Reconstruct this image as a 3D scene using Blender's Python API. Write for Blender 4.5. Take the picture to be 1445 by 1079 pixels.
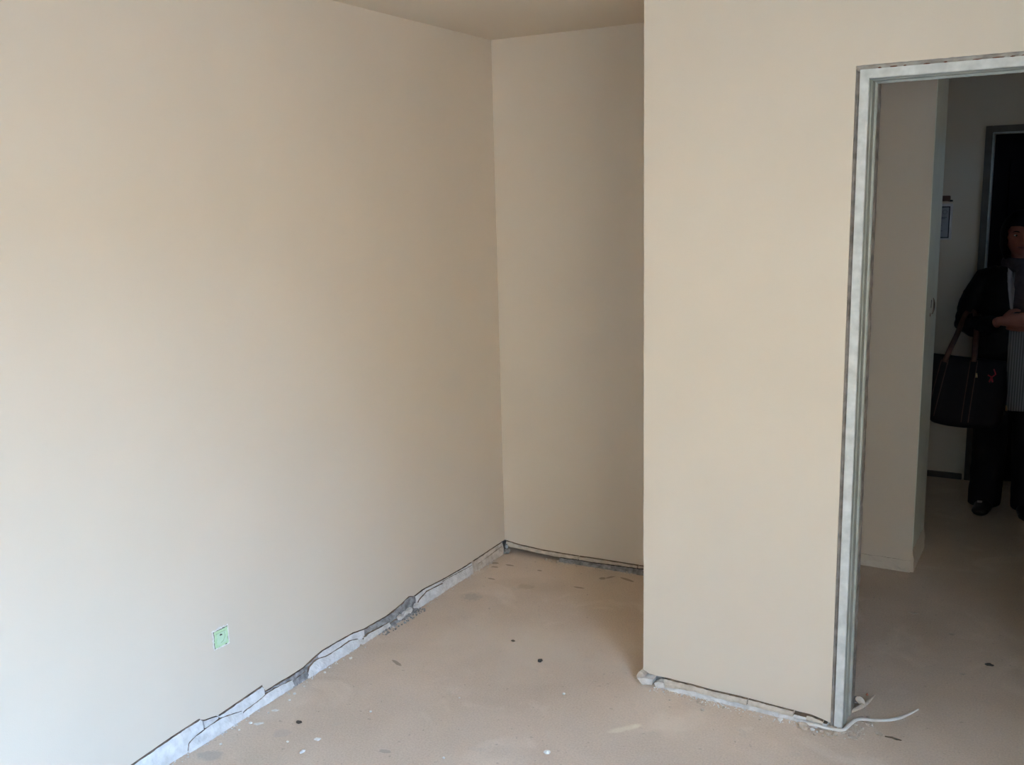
import bpy, bmesh, math, random
from mathutils import Vector, Matrix, noise, Euler

for o in list(bpy.data.objects):
    bpy.data.objects.remove(o)
scene = bpy.context.scene
C = scene.collection
R = random.Random(7)

# ------------------------------------------------------------------ camera, sky, sun, exposure
cam_d = bpy.data.cameras.new('camera')
cam_d.sensor_fit = 'HORIZONTAL'
cam_d.sensor_width = 36.0
cam_d.lens = 36.0 * 1362.09 / 1445.0
cam_d.clip_start = 0.05
cam = bpy.data.objects.new('camera', cam_d)
r_ = Vector((0.863801, 0.503238, -0.024495)); u_ = Vector((-0.071717, 0.170933, 0.982669)); f_ = Vector((-0.498703, 0.847074, -0.183742))
m = Matrix.Identity(4)
for i in range(3):
    m[i][0] = r_[i]; m[i][1] = u_[i]; m[i][2] = -f_[i]
m.translation = (2.368, 0.0, 1.71)
cam.matrix_world = m
C.objects.link(cam)
scene.camera = cam

SKY_STRENGTH = 9.5
SUN_STRENGTH = 8.0
EXPOSURE = 2.30
world = bpy.data.worlds.new('sky')
scene.world = world
world.use_nodes = True
wn = world.node_tree.nodes; wl = world.node_tree.links
wn.clear()
w_out = wn.new('ShaderNodeOutputWorld'); w_bg = wn.new('ShaderNodeBackground')
w_tc = wn.new('ShaderNodeTexCoord'); w_sep = wn.new('ShaderNodeSeparateXYZ'); w_ramp = wn.new('ShaderNodeValToRGB')
wl.new(w_tc.outputs['Generated'], w_sep.inputs[0]); wl.new(w_sep.outputs['Z'], w_ramp.inputs[0])
w_ramp.color_ramp.elements[0].position = 0.0; w_ramp.color_ramp.elements[0].color = (0.48, 0.75, 1.13, 1)
w_ramp.color_ramp.elements[1].position = 1.0; w_ramp.color_ramp.elements[1].color = (0.30, 0.58, 1.13, 1)
wl.new(w_ramp.outputs[0], w_bg.inputs['Color']); w_bg.inputs['Strength'].default_value = SKY_STRENGTH
wl.new(w_bg.outputs[0], w_out.inputs[0])

WIN = dict(x=3.40, y0=-1.1, y1=1.1, z0=0.80, z1=2.0)
sun_d = bpy.data.lights.new('sun', 'SUN'); sun_d.energy = SUN_STRENGTH; sun_d.angle = 0.01; sun_d.color = (1.0, 0.88, 0.72)
sun = bpy.data.objects.new('sun', sun_d); C.objects.link(sun)
sun.rotation_euler = Vector((0.48, -0.64, -0.60)).to_track_quat('-Z', 'Y').to_euler()
sun.location = (0, 0, 12)
por_d = bpy.data.lights.new('window_portal', 'AREA'); por_d.shape = 'RECTANGLE'
por_d.size = WIN['y1'] - WIN['y0']; por_d.size_y = WIN['z1'] - WIN['z0']; por_d.cycles.is_portal = True
por = bpy.data.objects.new('window_portal', por_d); C.objects.link(por)
por.location = (WIN['x'] + 0.02, (WIN['y0'] + WIN['y1']) / 2, (WIN['z0'] + WIN['z1']) / 2)
por.rotation_euler = Vector((-1, 0, 0)).to_track_quat('-Z', 'Z').to_euler()

FILL = dict(y0=5.20, y1=5.44, z0=1.95, z1=2.11)      # unseen opening added to brighten the dark room beyond
fill_d = bpy.data.lights.new('fill_portal', 'AREA'); fill_d.shape = 'RECTANGLE'; fill_d.size = .24; fill_d.size_y = .16; fill_d.cycles.is_portal = True
fill = bpy.data.objects.new('fill_portal', fill_d); C.objects.link(fill)
fill.location = (WIN['x'] + 0.02, 5.32, 2.03); fill.rotation_euler = por.rotation_euler

scene.view_settings.view_transform = 'Standard'
scene.view_settings.look = 'None'
scene.view_settings.exposure = EXPOSURE
scene.view_settings.gamma = 1.0
scene.view_settings.use_curve_mapping = False
scene.cycles.use_denoising = True
scene.cycles.max_bounces = 14
scene.cycles.diffuse_bounces = 10
scene.cycles.sample_clamp_indirect = 6.0

# ------------------------------------------------------------------ materials
def mat(name, col, rough=0.9, spec=0.2, var=0.0, scale=6.0, col2=None, bump=0.0, bscale=200.0, metallic=0.0, detail=5.0):
    """Principled surface: two colours mixed by noise, fine bump."""
    M = bpy.data.materials.new(name); M.use_nodes = True
    n = M.node_tree.nodes; l = M.node_tree.links
    b = n['Principled BSDF']
    b.inputs['Roughness'].default_value = rough
    b.inputs['Specular IOR Level'].default_value = spec
    b.inputs['Metallic'].default_value = metallic
    tc = n.new('ShaderNodeTexCoord')
    if col2 is None:
        col2 = tuple(c * (1 - var) for c in col)
    nz = n.new('ShaderNodeTexNoise'); nz.inputs['Scale'].default_value = scale; nz.inputs['Detail'].default_value = detail
    l.new(tc.outputs['Object'], nz.inputs['Vector'])
    rp = n.new('ShaderNodeValToRGB')
    rp.color_ramp.elements[0].position = 0.35; rp.color_ramp.elements[0].color = (*col, 1)
    rp.color_ramp.elements[1].position = 0.68; rp.color_ramp.elements[1].color = (*col2, 1)
    l.new(nz.outputs['Fac'], rp.inputs[0]); l.new(rp.outputs[0], b.inputs['Base Color'])
    if bump > 0:
        nb = n.new('ShaderNodeTexNoise'); nb.inputs['Scale'].default_value = bscale; nb.inputs['Detail'].default_value = 4
        l.new(tc.outputs['Object'], nb.inputs['Vector'])
        bp = n.new('ShaderNodeBump'); bp.inputs['Strength'].default_value = bump; bp.inputs['Distance'].default_value = 0.002
        l.new(nb.outputs['Fac'], bp.inputs['Height']); l.new(bp.outputs[0], b.inputs['Normal'])
    M['rp'] = rp.name
    return M

M_wall = mat('beige_wall_paint', (0.62, 0.54, 0.436), 0.72, 0.25, 0.025, 3.0, bump=0.12, bscale=260)
M_ceil = mat('beige_ceiling_paint', (0.66, 0.57, 0.45), 0.8, 0.2, 0.02, 3.0, bump=0.1, bscale=200)
M_cement = mat('pale_cement', (0.70, 0.69, 0.67), 0.95, 0.1, 0.0, 28, (0.53, 0.52, 0.50), bump=0.7, bscale=160)
M_chalk = mat('chalky_plaster', (0.68, 0.66, 0.63), 0.95, 0.1, 0.0, 40, (0.50, 0.48, 0.45), bump=0.6, bscale=220)
M_graycem = mat('grey_cement', (0.36, 0.36, 0.355), 0.95, 0.1, 0.0, 45, (0.17, 0.165, 0.16), bump=0.9, bscale=180)
M_crack = mat('dirty_broken_edge', (0.25, 0.18, 0.13), 0.95, 0.05, 0.0, 30, (0.09, 0.07, 0.055), bump=0.5)
M_dark = mat('black_and_void_shade', (0.035, 0.03, 0.028), 0.98, 0.02, 0.3, 30)  # near black: the peg's own colour, and painted shade in slot and strike hole
M_beigestrip = mat('painted_strip', (0.60, 0.53, 0.44), 0.85, 0.2, 0.0, 35, (0.42, 0.36, 0.29), bump=0.5, bscale=150)
M_steel = mat('grey_primed_steel', (0.47, 0.49, 0.46), 0.5, 0.4, 0.0, 26, (0.36, 0.375, 0.35), bump=0.2, bscale=180)
M_rebate_shade = mat('shaded_grey_green_rebate', (0.37, 0.385, 0.345), 0.5, 0.35, 0.0, 18, (0.29, 0.30, 0.265), bump=0.2, bscale=150)  # darker copy of the frame paint, shade of the returns in its colour
M_groove = mat('frame_joint_filler', (0.30, 0.265, 0.235), 0.95, 0.1, 0.0, 30, (0.17, 0.15, 0.13), bump=0.8, bscale=180)
M_fillerlight = mat('head_joint_filler', (0.40, 0.38, 0.34), 0.95, 0.1, 0.0, 25, (0.27, 0.24, 0.21), bump=0.8, bscale=180)
M_rust = mat('rust', (0.20, 0.075, 0.04), 0.9, 0.1, 0.4, 60)
M_jamb = mat('grey_green_jamb_paint', (0.62, 0.61, 0.50), 0.45, 0.4, 0.08, 12, bump=0.1)
M_darkframe = mat('dark_brown_frame', (0.12, 0.10, 0.08), 0.55, 0.3, 0.2, 20)
M_lipsteel = mat('bare_steel_lip', (0.42, 0.44, 0.42), 0.4, 0.5, 0.2, 40)
M_black = mat('black_door_wood', (0.009, 0.006, 0.006), 0.8, 0.12, 0.3, 14)
M_green = mat('pale_green_paper', (0.53, 0.70, 0.43), 0.8, 0.2, 0.0, 60, (0.45, 0.62, 0.37), bump=0.4, bscale=300)
M_green2 = mat('pale_green_pad', (0.53, 0.69, 0.50), 0.8, 0.2, 0.0, 60, (0.46, 0.62, 0.43), bump=0.4, bscale=300)
M_greenline = mat('shadowed_green_fold', (0.36, 0.52, 0.30), 0.8, 0.2, 0.1, 60)
M_white = mat('white_plaster_crumb', (0.78, 0.76, 0.72), 0.95, 0.1, 0.0, 70, (0.62, 0.60, 0.56), bump=0.5)
M_tan = mat('tan_plaster_crumb', (0.58, 0.50, 0.41), 0.95, 0.1, 0.0, 60, (0.44, 0.37, 0.30), bump=0.5)
M_pebble = mat('dark_grit', (0.09, 0.08, 0.07), 0.9, 0.1, 0.3, 60)
M_cable = mat('dusty_white_cable', (0.72, 0.68, 0.62), 0.6, 0.3, 0.1, 40)

def floor_material():
    M = bpy.data.materials.new('dusty_cement_floor'); M.use_nodes = True
    n = M.node_tree.nodes; l = M.node_tree.links; b = n['Principled BSDF']
    b.inputs['Roughness'].default_value = 0.82; b.inputs['Specular IOR Level'].default_value = 0.22
    tc = n.new('ShaderNodeTexCoord'); P = tc.outputs['Object']
    def nz(scale, detail=5, rough=0.55, vec=None, dist=0.0):
        t = n.new('ShaderNodeTexNoise'); t.inputs['Scale'].default_value = scale; t.inputs['Detail'].default_value = detail
        t.inputs['Roughness'].default_value = rough; t.inputs['Distortion'].default_value = dist
        l.new(vec or P, t.inputs['Vector']); return t.outputs['Fac']
    def ramp(inp, a, ca, c, cc):
        t = n.new('ShaderNodeValToRGB'); e = t.color_ramp.elements
        e[0].position = a; e[0].color = (*ca, 1); e[1].position = c; e[1].color = (*cc, 1)
        l.new(inp, t.inputs[0]); return t.outputs[0]
    def mix(fac, a, c, typ='MIX'):
        t = n.new('ShaderNodeMix'); t.data_type = 'RGBA'; t.blend_type = typ
        if isinstance(fac, float): t.inputs['Factor'].default_value = fac
        else: l.new(fac, t.inputs['Factor'])
        for s, v in ((t.inputs['A'], a), (t.inputs['B'], c)):
            if isinstance(v, tuple): s.default_value = (*v, 1)
            else: l.new(v, s)
        return t.outputs['Result']
    k0 = (0, 0, 0); k1 = (1, 1, 1)
    base = ramp(nz(2.2, 6, 0.6, dist=0.4), 0.32, (0.539, 0.429, 0.333), 0.70, (0.662, 0.540, 0.433))
    pale = mix(ramp(nz(3.4, 5, 0.55, dist=0.8), 0.56, k0, 0.72, (0.65, 0.65, 0.65)), base, (0.771, 0.667, 0.565))
    # grey scuffs and dark spots left on the screed
    scuff = mix(ramp(nz(9.0, 3, 0.5), 0.64, k0, 0.72, (0.45, 0.45, 0.45)), pale, (0.480, 0.421, 0.352))
    speck = mix(ramp(nz(46.0, 2, 0.5), 0.685, k0, 0.73, (0.6, 0.6, 0.6)), scuff, (0.291, 0.246, 0.199))
    fine = mix(0.30, speck, ramp(nz(160.0, 3), 0.3, (0.437, 0.352, 0.280), 0.7, (0.800, 0.675, 0.546)))
    col = fine
    # marks with a shape of their own: scraped patch, dusty foot scuffs, spots
    def blob(cx, cy, sx, sy, ang, color, amount, col, wob=0.35, wscale=14.0, edge=(0.75, 1.05)):
        mp = n.new('ShaderNodeMapping'); mp.vector_type = 'TEXTURE'
        mp.inputs['Location'].default_value = (cx, cy, 0); mp.inputs['Rotation'].default_value = (0, 0, ang); mp.inputs['Scale'].default_value = (sx, sy, 1)
        l.new(P, mp.inputs['Vector'])
        ln = n.new('ShaderNodeVectorMath'); ln.operation = 'LENGTH'; l.new(mp.outputs[0], ln.inputs[0])
        ma = n.new('ShaderNodeMath'); ma.operation = 'MULTIPLY_ADD'; l.new(nz(wscale, 4), ma.inputs[0]); ma.inputs[1].default_value = wob * 2; ma.inputs[2].default_value = -wob
        ad = n.new('ShaderNodeMath'); ad.operation = 'ADD'; l.new(ln.outputs['Value'], ad.inputs[0]); l.new(ma.outputs[0], ad.inputs[1])
        f = ramp(ad.outputs[0], edge[0], (amount,) * 3, edge[1], k0)
        return mix(f, col, color)
    col = blob(1.18, 2.672, 0.075, 0.018, 0.85, (0.812, 0.744, 0.586), 0.5, col, 0.7, 26, (0.4, 1.0))
    col = blob(1.215, 2.715, 0.022, 0.014, 1.2, (0.812, 0.744, 0.586), 0.5, col, 0.5, 30, (0.4, 1.0))
    col = blob(0.154, 3.36, 0.055, 0.05, 0.0, (0.393, 0.358, 0.313), 0.55, col, 0.9, 60, (0.5, 1.0))
    col = blob(0.089, 1.92, 0.05, 0.035, 0.4, (0.378, 0.352, 0.319), 0.55, col, 0.6, 30, (0.6, 1.0))
    col = blob(0.196, 2.123, 0.035, 0.03, 0.4, (0.437, 0.394, 0.360), 0.4, col, 0.6, 30, (0.6, 1.0))
    col = blob(0.567, 2.201, 0.022, 0.012, 0.3, (0.349, 0.309, 0.266), 0.6, col, 0.4, 40)
    col = blob(0.314, 3.571, 0.05, 0.035, 0.2, (0.393, 0.323, 0.240), 0.5, col, 0.6, 40, (0.5, 1.0))
    col = blob(0.36, 3.60, 0.22, 0.10, 0.2, (0.450, 0.352, 0.247), 0.35, col, 0.6, 9, (0.3, 1.1))
    for (x, y, sx, sy, a) in ((0.036, 3.756, .022, .012, .4), (0.062, 3.713, .02, .008, .2), (0.114, 3.764, .026, .009, .1), (0.275, 3.769, .014, .008, 0), (0.124, 3.579, .022, .007, 0), (0.529, 3.669, .03, .008, .1), (0.579, 3.814, .016, .016, 0), (0.605, 3.842, .03, .009, 1.0), (0.686, 3.852, .045, .011, -.3), (0.537, 3.068, .014, .007, .2), (0.237, 2.705, .035, .009, -.4)):
        col = blob(x, y, sx, sy, a, (0.261, 0.212, 0.159), 0.75, col, 0.35, 50)
    # paler dust trodden in front of the pillar
    col = blob(1.32, 2.78, 0.16, 0.10, 0.9, (0.771, 0.661, 0.546), 0.5, col, 0.8, 9, (0.2, 1.1))
    col = blob(0.62, 3.05, 0.55, 0.30, 0.3, (0.727, 0.633, 0.526), 0.5, col, 0.7, 5, (0.2, 1.1))
    l.new(col, b.inputs['Base Color'])
    bp = n.new('ShaderNodeBump'); bp.inputs['Strength'].default_value = 0.35; bp.inputs['Distance'].default_value = 0.003
    l.new(nz(70.0, 6, 0.65), bp.inputs['Height']); l.new(bp.outputs[0], b.inputs['Normal'])
    return M
M_floor = floor_material()

# ------------------------------------------------------------------ helpers
def link(name, me, mats, parent=None, smooth=False):
    if not isinstance(mats, (list, tuple)): mats = [mats]
    for k in mats: me.materials.append(k)
    if smooth:
        for p in me.polygons: p.use_smooth = True
    o = bpy.data.objects.new(name, me); C.objects.link(o)
    if parent is not None: o.parent = parent
    return o
def obj(name, bm, mats, parent=None, smooth=False, normals=True):
    if normals: bmesh.ops.recalc_face_normals(bm, faces=bm.faces)
    me = bpy.data.meshes.new(name); bm.to_mesh(me); bm.free()
    return link(name, me, mats, parent, smooth)
def empty(name, loc=(0, 0, 0), rz=0.0):
    o = bpy.data.objects.new(name, None); o.empty_display_size = 0.05; o.location = loc; o.rotation_euler = (0, 0, rz); C.objects.link(o); return o
def tag(o, label=None, cat=None, group=None, kind=None):
    if label: o['label'] = label
    if cat: o['category'] = cat
    if group: o['group'] = group
    if kind: o['kind'] = kind
    return o
def add_box(bm, x0, x1, y0, y1, z0, z1, mi=0):
    v = [bm.verts.new((x, y, z)) for x in (x0, x1) for y in (y0, y1) for z in (z0, z1)]
    for q in ((0, 1, 3, 2), (4, 6, 7, 5), (0, 4, 5, 1), (2, 3, 7, 6), (0, 2, 6, 4), (1, 5, 7, 3)):
        f = bm.faces.new([v[i] for i in q]); f.material_index = mi
def boxobj(name, b, mats, parent=None, bevel=0.0):
    bm = bmesh.new(); add_box(bm, *b)
    if bevel: bmesh.ops.bevel(bm, geom=bm.edges[:], offset=bevel, segments=2, affect='EDGES')
    return obj(name, bm, mats, parent)
def interp(pl, s):
    if s <= pl[0][0]: return pl[0][1]
    for (a, b), (c, d) in zip(pl, pl[1:]):
        if s <= c: return b + (d - b) * (s - a) / (c - a) if c > a else d
    return pl[-1][1]
def nn(x, y=0.0, z=0.0): return noise.noise(Vector((x, y, z)))

def skin(name, P, s0, s1, ztop, zbot, ds=0.012, thick=0.012, mats=None, edge0=None, edge1=None, nz=24):
    """Plaster skin of a wall, its lower edge broken off along zbot(s). P(s, t, z) is the point a depth t behind the face."""
    bm = bmesh.new()
    n = max(2, int(round((s1 - s0) / ds))); S = [s0 + (s1 - s0) * i / n for i in range(n + 1)]
    F = []; Bk = []
    for i, s in enumerate(S):
        zb = zbot(s); cf = []; cb = []
        for k in range(nz + 1):
            z = zb + (ztop - zb) * (k / nz) ** 1.6
            ss = s
            if i == 0 and edge0: ss = s + edge0(z)
            if i == n and edge1: ss = s + edge1(z)
            cf.append(bm.verts.new(P(ss, 0.0, z)))
        for z in (zb, ztop):
            ss = s + (edge0(z) if i == 0 and edge0 else 0) + (edge1(z) if i == n and edge1 else 0)
            cb.append(bm.verts.new(P(ss, thick, z)))
        F.append(cf); Bk.append(cb)
    for i in range(n):
        for k in range(nz): bm.faces.new((F[i][k], F[i + 1][k], F[i + 1][k + 1], F[i][k + 1]))
        f = bm.faces.new((F[i][0], Bk[i][0], Bk[i + 1][0], F[i + 1][0])); f.material_index = 1
        bm.faces.new((F[i][nz], F[i + 1][nz], Bk[i + 1][1], Bk[i][1]))
        bm.faces.new((Bk[i][0], Bk[i][1], Bk[i + 1][1], Bk[i + 1][0]))
    for i in (0, n): bm.faces.new(F[i] + [Bk[i][1], Bk[i][0]])
    return obj(name, bm, mats)

def strip(name, P, s0, s1, top, bot, pt, pb, mats, parent, ds=0.008, rows=7, rough=0.003, seed=0.0, cap_back=0.02, bulge=0.004):
    """Strip of broken mortar or plaster standing proud of the wall: front face, dirty top edge, closed ends."""
    bm = bmesh.new()
    n = max(3, int(round((s1 - s0) / ds))); cols = []
    for i in range(n + 1):
        s = s0 + (s1 - s0) * i / n
        zt = top(s) + 0.25 * rough * nn(s * 60, seed, 3); zb = bot(s)
        zt = max(zt, zb + 0.002)
        c = []
        for k in range(rows + 1):
            t = k / rows; z = zt + (zb - zt) * t
            d = pt + (pb - pt) * t ** 1.4 + bulge * math.sin(math.pi * t) + rough * nn(s * 45, z * 70, seed) + 0.6 * rough * nn(s * 140, z * 160, seed + 5)
            c.append(bm.verts.new(P(s, -max(d, 0.0012), z)))
        c.append(bm.verts.new(P(s, cap_back, zb))); c.append(bm.verts.new(P(s, cap_back, zt)))
        cols.append(c)
    L = rows + 3
    for i in range(n):
        for k in range(L):
            f = bm.faces.new((cols[i][k], cols[i + 1][k], cols[i + 1][(k + 1) % L], cols[i][(k + 1) % L]))
            f.material_index = 0 if k < rows else 1
    for i in (0, n):
        f = bm.faces.new(cols[i]); f.material_index = 0
    return obj(name, bm, mats, parent)

def lump(bm, c, r, seed, flat=1.0, sx=1.0, rz=0.0, sub=2, mi=0, amp=0.45):
    """Angular crumb of plaster."""
    g = bmesh.ops.create_icosphere(bm, subdivisions=sub, radius=1.0)
    M = Matrix.Rotation(rz, 3, 'Z')
    zmin = 1e9
    for v in g['verts']:
        d = v.co.normalized()
        k = 1 + amp * nn(d.x * 1.6 + seed, d.y * 1.6, d.z * 1.6 + seed * 2.3) + 0.2 * nn(d.x * 4 + seed, d.y * 4, d.z * 4)
        p = d * k * r
        p = M @ Vector((p.x * sx, p.y, p.z * flat))
        v.co = Vector(c) + p
        zmin = min(zmin, v.co.z)
    for v in g['verts']:
        for f in v.link_faces: f.material_index = mi
    return g['verts']

def tube(bm, pts, rad, seg=10, cap=True, up=None, mi=0):
    """Tube through pts; rad[i] is a radius or (across, other) pair."""
    pts = [Vector(p) for p in pts]; rings = []
    prev = None
    for i, p in enumerate(pts):
        a = pts[max(i - 1, 0)]; b = pts[min(i + 1, len(pts) - 1)]
        t = (b - a).normalized()
        if up is not None: ref = Vector(up)
        elif prev is not None: ref = prev
        else: ref = Vector((0, 0, 1)) if abs(t.z) < 0.9 else Vector((0, -1, 0))
        s = t.cross(ref); 
        if s.length < 1e-4: s = t.cross(Vector((1, 0.1, 0)))
        s.normalize(); w = s.cross(t).normalized(); prev = w
        rr = rad[i] if isinstance(rad, (list, tuple)) else rad
        ra, rb = rr if isinstance(rr, (list, tuple)) else (rr, rr)
        rings.append([bm.verts.new(p + s * ra * math.cos(2 * math.pi * k / seg) + w * rb * math.sin(2 * math.pi * k / seg)) for k in range(seg)])
    for A, B in zip(rings, rings[1:]):
        for k in range(seg):
            f = bm.faces.new((A[k], A[(k + 1) % seg], B[(k + 1) % seg], B[k])); f.material_index = mi
    if cap:
        f = bm.faces.new(rings[0][::-1]); f.material_index = mi
        f = bm.faces.new(rings[-1]); f.material_index = mi
    return rings
def loft(bm, rings, seg=24, cap=True):
    """Rings (cx, cy, z, rx, ry): closed ellipse loft."""
    V = []
    for (cx, cy, z, rx, ry) in rings:
        V.append([bm.verts.new((cx + rx * math.cos(2 * math.pi * k / seg), cy + ry * math.sin(2 * math.pi * k / seg), z)) for k in range(seg)])
    for A, B in zip(V, V[1:]):
        for k in range(seg): bm.faces.new((A[k], A[(k + 1) % seg], B[(k + 1) % seg], B[k]))
    if cap: bm.faces.new(V[0][::-1]); bm.faces.new(V[-1])
def ball(bm, c, rx, ry, rz, sub=3):
    g = bmesh.ops.create_icosphere(bm, subdivisions=sub, radius=1.0)
    for v in g['verts']: v.co = Vector((c[0] + v.co.x * rx, c[1] + v.co.y * ry, c[2] + v.co.z * rz))
    return g['verts']
def fuse(name, bm, voxel, mats, parent, smooth_it=4, fac=0.5, post=None):
    """Union of overlapping closed pieces into ONE continuous surface (voxel remesh), smoothed."""
    bmesh.ops.recalc_face_normals(bm, faces=bm.faces)
    me = bpy.data.meshes.new(name); bm.to_mesh(me); bm.free()
    o = bpy.data.objects.new(name, me); C.objects.link(o)
    r = o.modifiers.new('r', 'REMESH'); r.mode = 'VOXEL'; r.voxel_size = voxel; r.use_smooth_shade = True
    if smooth_it:
        s = o.modifiers.new('s', 'SMOOTH'); s.iterations = smooth_it; s.factor = fac
    dg = bpy.context.evaluated_depsgraph_get()
    me2 = bpy.data.meshes.new_from_object(o.evaluated_get(dg))
    o.modifiers.clear(); o.data = me2; me2.name = name
    bpy.data.meshes.remove(me)
    me2.materials.clear()
    for k in (mats if isinstance(mats, (list, tuple)) else [mats]): me2.materials.append(k)
    if post:
        for v in me2.vertices: v.co = post(v.co)
    for p in me2.polygons: p.use_smooth = True
    o.parent = parent
    return o

# ------------------------------------------------------------------ dimensions
H = 2.431                      # ceiling
YP = 3.0054                    # face of the wall with the door
TP = 0.160                     # its thickness
XE = 1.119                     # its free edge (pillar edge)
YB = 3.9124; KB = 0.043        # back wall of the alcove, slightly out of square
XW = WIN['x']                  # wall with the window
YS = -1.40                     # wall behind the camera
YH = 4.512; XH = 1.803; TH = 0.362   # wall across the passage, and its end
YF = 6.199                     # far wall
def yb(x): return YB + KB * x

# ------------------------------------------------------------------ setting: floor, ceiling, walls
tag(boxobj('floor', (-0.25, XW + 0.1, YS - 0.1, 8.2, -0.15, 0.0), M_floor), kind='structure')
tag(boxobj('ceiling', (-0.25, XW + 0.2, YS - 0.15, 8.2, H, H + 0.15), M_ceil), kind='structure')

A_left = [(YS, .06), (1.536, .058), (1.698, .066), (1.843, .077), (1.962, .082), (1.975, .070), (2.023, .061), (2.041, .055), (2.143, .061), (2.244, .067), (2.252, .040), (2.33, .042), (2.381, .04), (2.451, .042), (2.499, .054), (2.551, .063), (2.653, .062), (2.738, .059), (2.805, .047), (2.856, .047), (2.949, .044), (3.047, .055), (3.111, .069), (3.149, .056), (3.208, .064), (3.35, .055), (3.43, .053), (3.533, .051), (3.635, .054), (3.891, .062), (4.0, .06)]
PL = lambda s, t, z: (-t, s, z)
wl_ = skin('wall_left', PL, YS, yb(0), H, lambda s: interp(A_left, s) + 0.0012 * nn(s * 40, 1), thick=0.016, mats=[M_wall, M_crack])
tag(wl_, kind='structure')
boxobj('substrate', (-0.16, -0.016, YS - 0.1, 4.1, -0.02, H), M_graycem, wl_)

BA = [(-0.02, .065), (.084, .051), (.205, .043), (.361, .041), (.514, .043), (.727, .043), (1.2, .043)]
BM = [(-0.02, .034), (.03, .0316), (.171, .0235), (.282, .019), (.383, .0225), (.475, .0215), (.587, .025), (.727, .029), (1.2, .03)]
PB = lambda s, t, z: (s, yb(s) + t, z)
wb = skin('wall_back', PB, 0.0, XE, H, lambda s: interp(BA, s) + 0.001 * nn(s * 45, 4), thick=0.014, mats=[M_wall, M_crack])
tag(wb, kind='structure')
bm = bmesh.new()
add_box(bm, -0.02, XE + .12, YB + 0.075, YB + 0.12, 0.0, 0.08); add_box(bm, -0.02, XE + .12, YB + 0.064, YB + 0.12, 0.055, H)
obj('substrate', bm, M_graycem, wb)

PA = [(XE, .045), (1.129, .036), (1.167, .033), (1.195, .034), (1.22, .035), (1.252, .033), (1.302, .034), (1.352, .031), (1.402, .031), (1.472, .032), (1.599, .028), (1.661, .027), (1.716, .026), (1.776, .012), (3.5, .03)]
PP = lambda s, t, z: (s, YP + t, z)
DX0, DX1 = 1.773, 2.649; DZ = 2.070          # outside of the joint round the steel frame
edge = lambda z: 0.0016 * nn(z * 16, 9) + 0.0012 * nn(z * 60, 2) - (0.003 * max(0.0, nn(z * 9, 5)) if z < 0.9 else 0.0)
wp = skin('wall_door', PP, XE, DX0, H, lambda s: interp(PA, s) + 0.001 * nn(s * 50, 7), thick=0.014, mats=[M_wall, M_crack], edge0=edge, nz=90, ds=0.02)
tag(wp, kind='structure')
bm = bmesh.new()
add_box(bm, XE + .010, DX0 + .01, YP + 0.014, YP + TP, 0, H)
obj('substrate', bm, M_graycem, wp)
bm = bmesh.new()
add_box(bm, DX0, DX1, YP, YP + TP, DZ, H); add_box(bm, DX1, XW + .15, YP, YP + TP, 0.0, H)
obj('wall_panel', bm, M_wall, wp)
wa = boxobj('wall_alcove', (XE + .004, XE + .13, YP + 0.0145, yb(XE) + .12, 0, H), M_wall); tag(wa, kind='structure')

# wall with the window behind and to the right of the camera
bm = bmesh.new()
add_box(bm, XW, XW + .2, YS - .1, WIN['y0'], 0, H); add_box(bm, XW, XW + .2, WIN['y1'], YP, 0, H)
add_box(bm, XW, XW + .2, WIN['y0'], WIN['y1'], 0, WIN['z0']); add_box(bm, XW, XW + .2, WIN['y0'], WIN['y1'], WIN['z1'], H)
tag(obj('wall_right', bm, M_wall), kind='structure')
tag(boxobj('wall_near', (-0.16, XW + .2, YS - .15, YS, 0, H), M_wall), kind='structure')
w1 = empty('window_1', (XW + .10, (WIN['y0'] + WIN['y1']) / 2, WIN['z0'])); tag(w1, kind='structure')
wy = (WIN['y1'] - WIN['y0']) / 2; wz = WIN['z1'] - WIN['z0']
bm = bmesh.new()
add_box(bm, -.02, .02, -wy, -wy + .035, 0, wz); add_box(bm, -.02, .02, wy - .035, wy, 0, wz)
add_box(bm, -.02, .02, -wy + .035, wy - .035, 0, .035); add_box(bm, -.02, .02, -wy + .035, wy - .035, wz - .035, wz); add_box(bm, -.02, .02, -.015, .015, .035, wz - .035)
obj('window_frame', bm, M_steel, w1)

# passage and rooms beyond the door
PHf = lambda s, t, z: (s, YH + t, z)
wh = skin('wall_passage', PHf, -0.1, XH, H, lambda s: 0.006, thick=0.02, mats=[M_wall, M_wall], edge1=lambda z: 0.0015 * nn(z * 20, 3), ds=0.05, nz=40)
tag(wh, kind='structure')
boxobj('wall_core', (-0.1, XH - .004, YH + .02, YH + TH, 0, H), M_wall, wh)
strip('plaster_band', PHf, 1.2, XH - 0.004, lambda s: 0.055 + 0.004 * nn(s * 20, 2), lambda s: 0.0, 0.002, 0.006, [M_wall, M_crack], wh, rough=0.003, seed=3.3)
tag(boxobj('wall_passage_end', (-0.25, -0.1, 4.05, YF + .3, 0, H), M_wall), kind='structure')
bm = bmesh.new()
add_box(bm, XW, XW + .15, YP + TP, FILL['y0'], 0, H); add_box(bm, XW, XW + .15, FILL['y1'], YF + .3, 0, H)
add_box(bm, XW, XW + .15, FILL['y0'], FILL['y1'], 0, FILL['z0']); add_box(bm, XW, XW + .15, FILL['y0'], FILL['y1'], FILL['z1'], H)  # gap left for the added fill opening
tag(obj('wall_passage_right', bm, M_wall), kind='structure')
tag(boxobj('wall_passage_opposite', (2.80, XW, YH, YH + TH, 0, H), M_wall), kind='structure')
bm = bmesh.new()
FX0, FX1, FZ = 1.861, 2.74, 2.064
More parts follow.
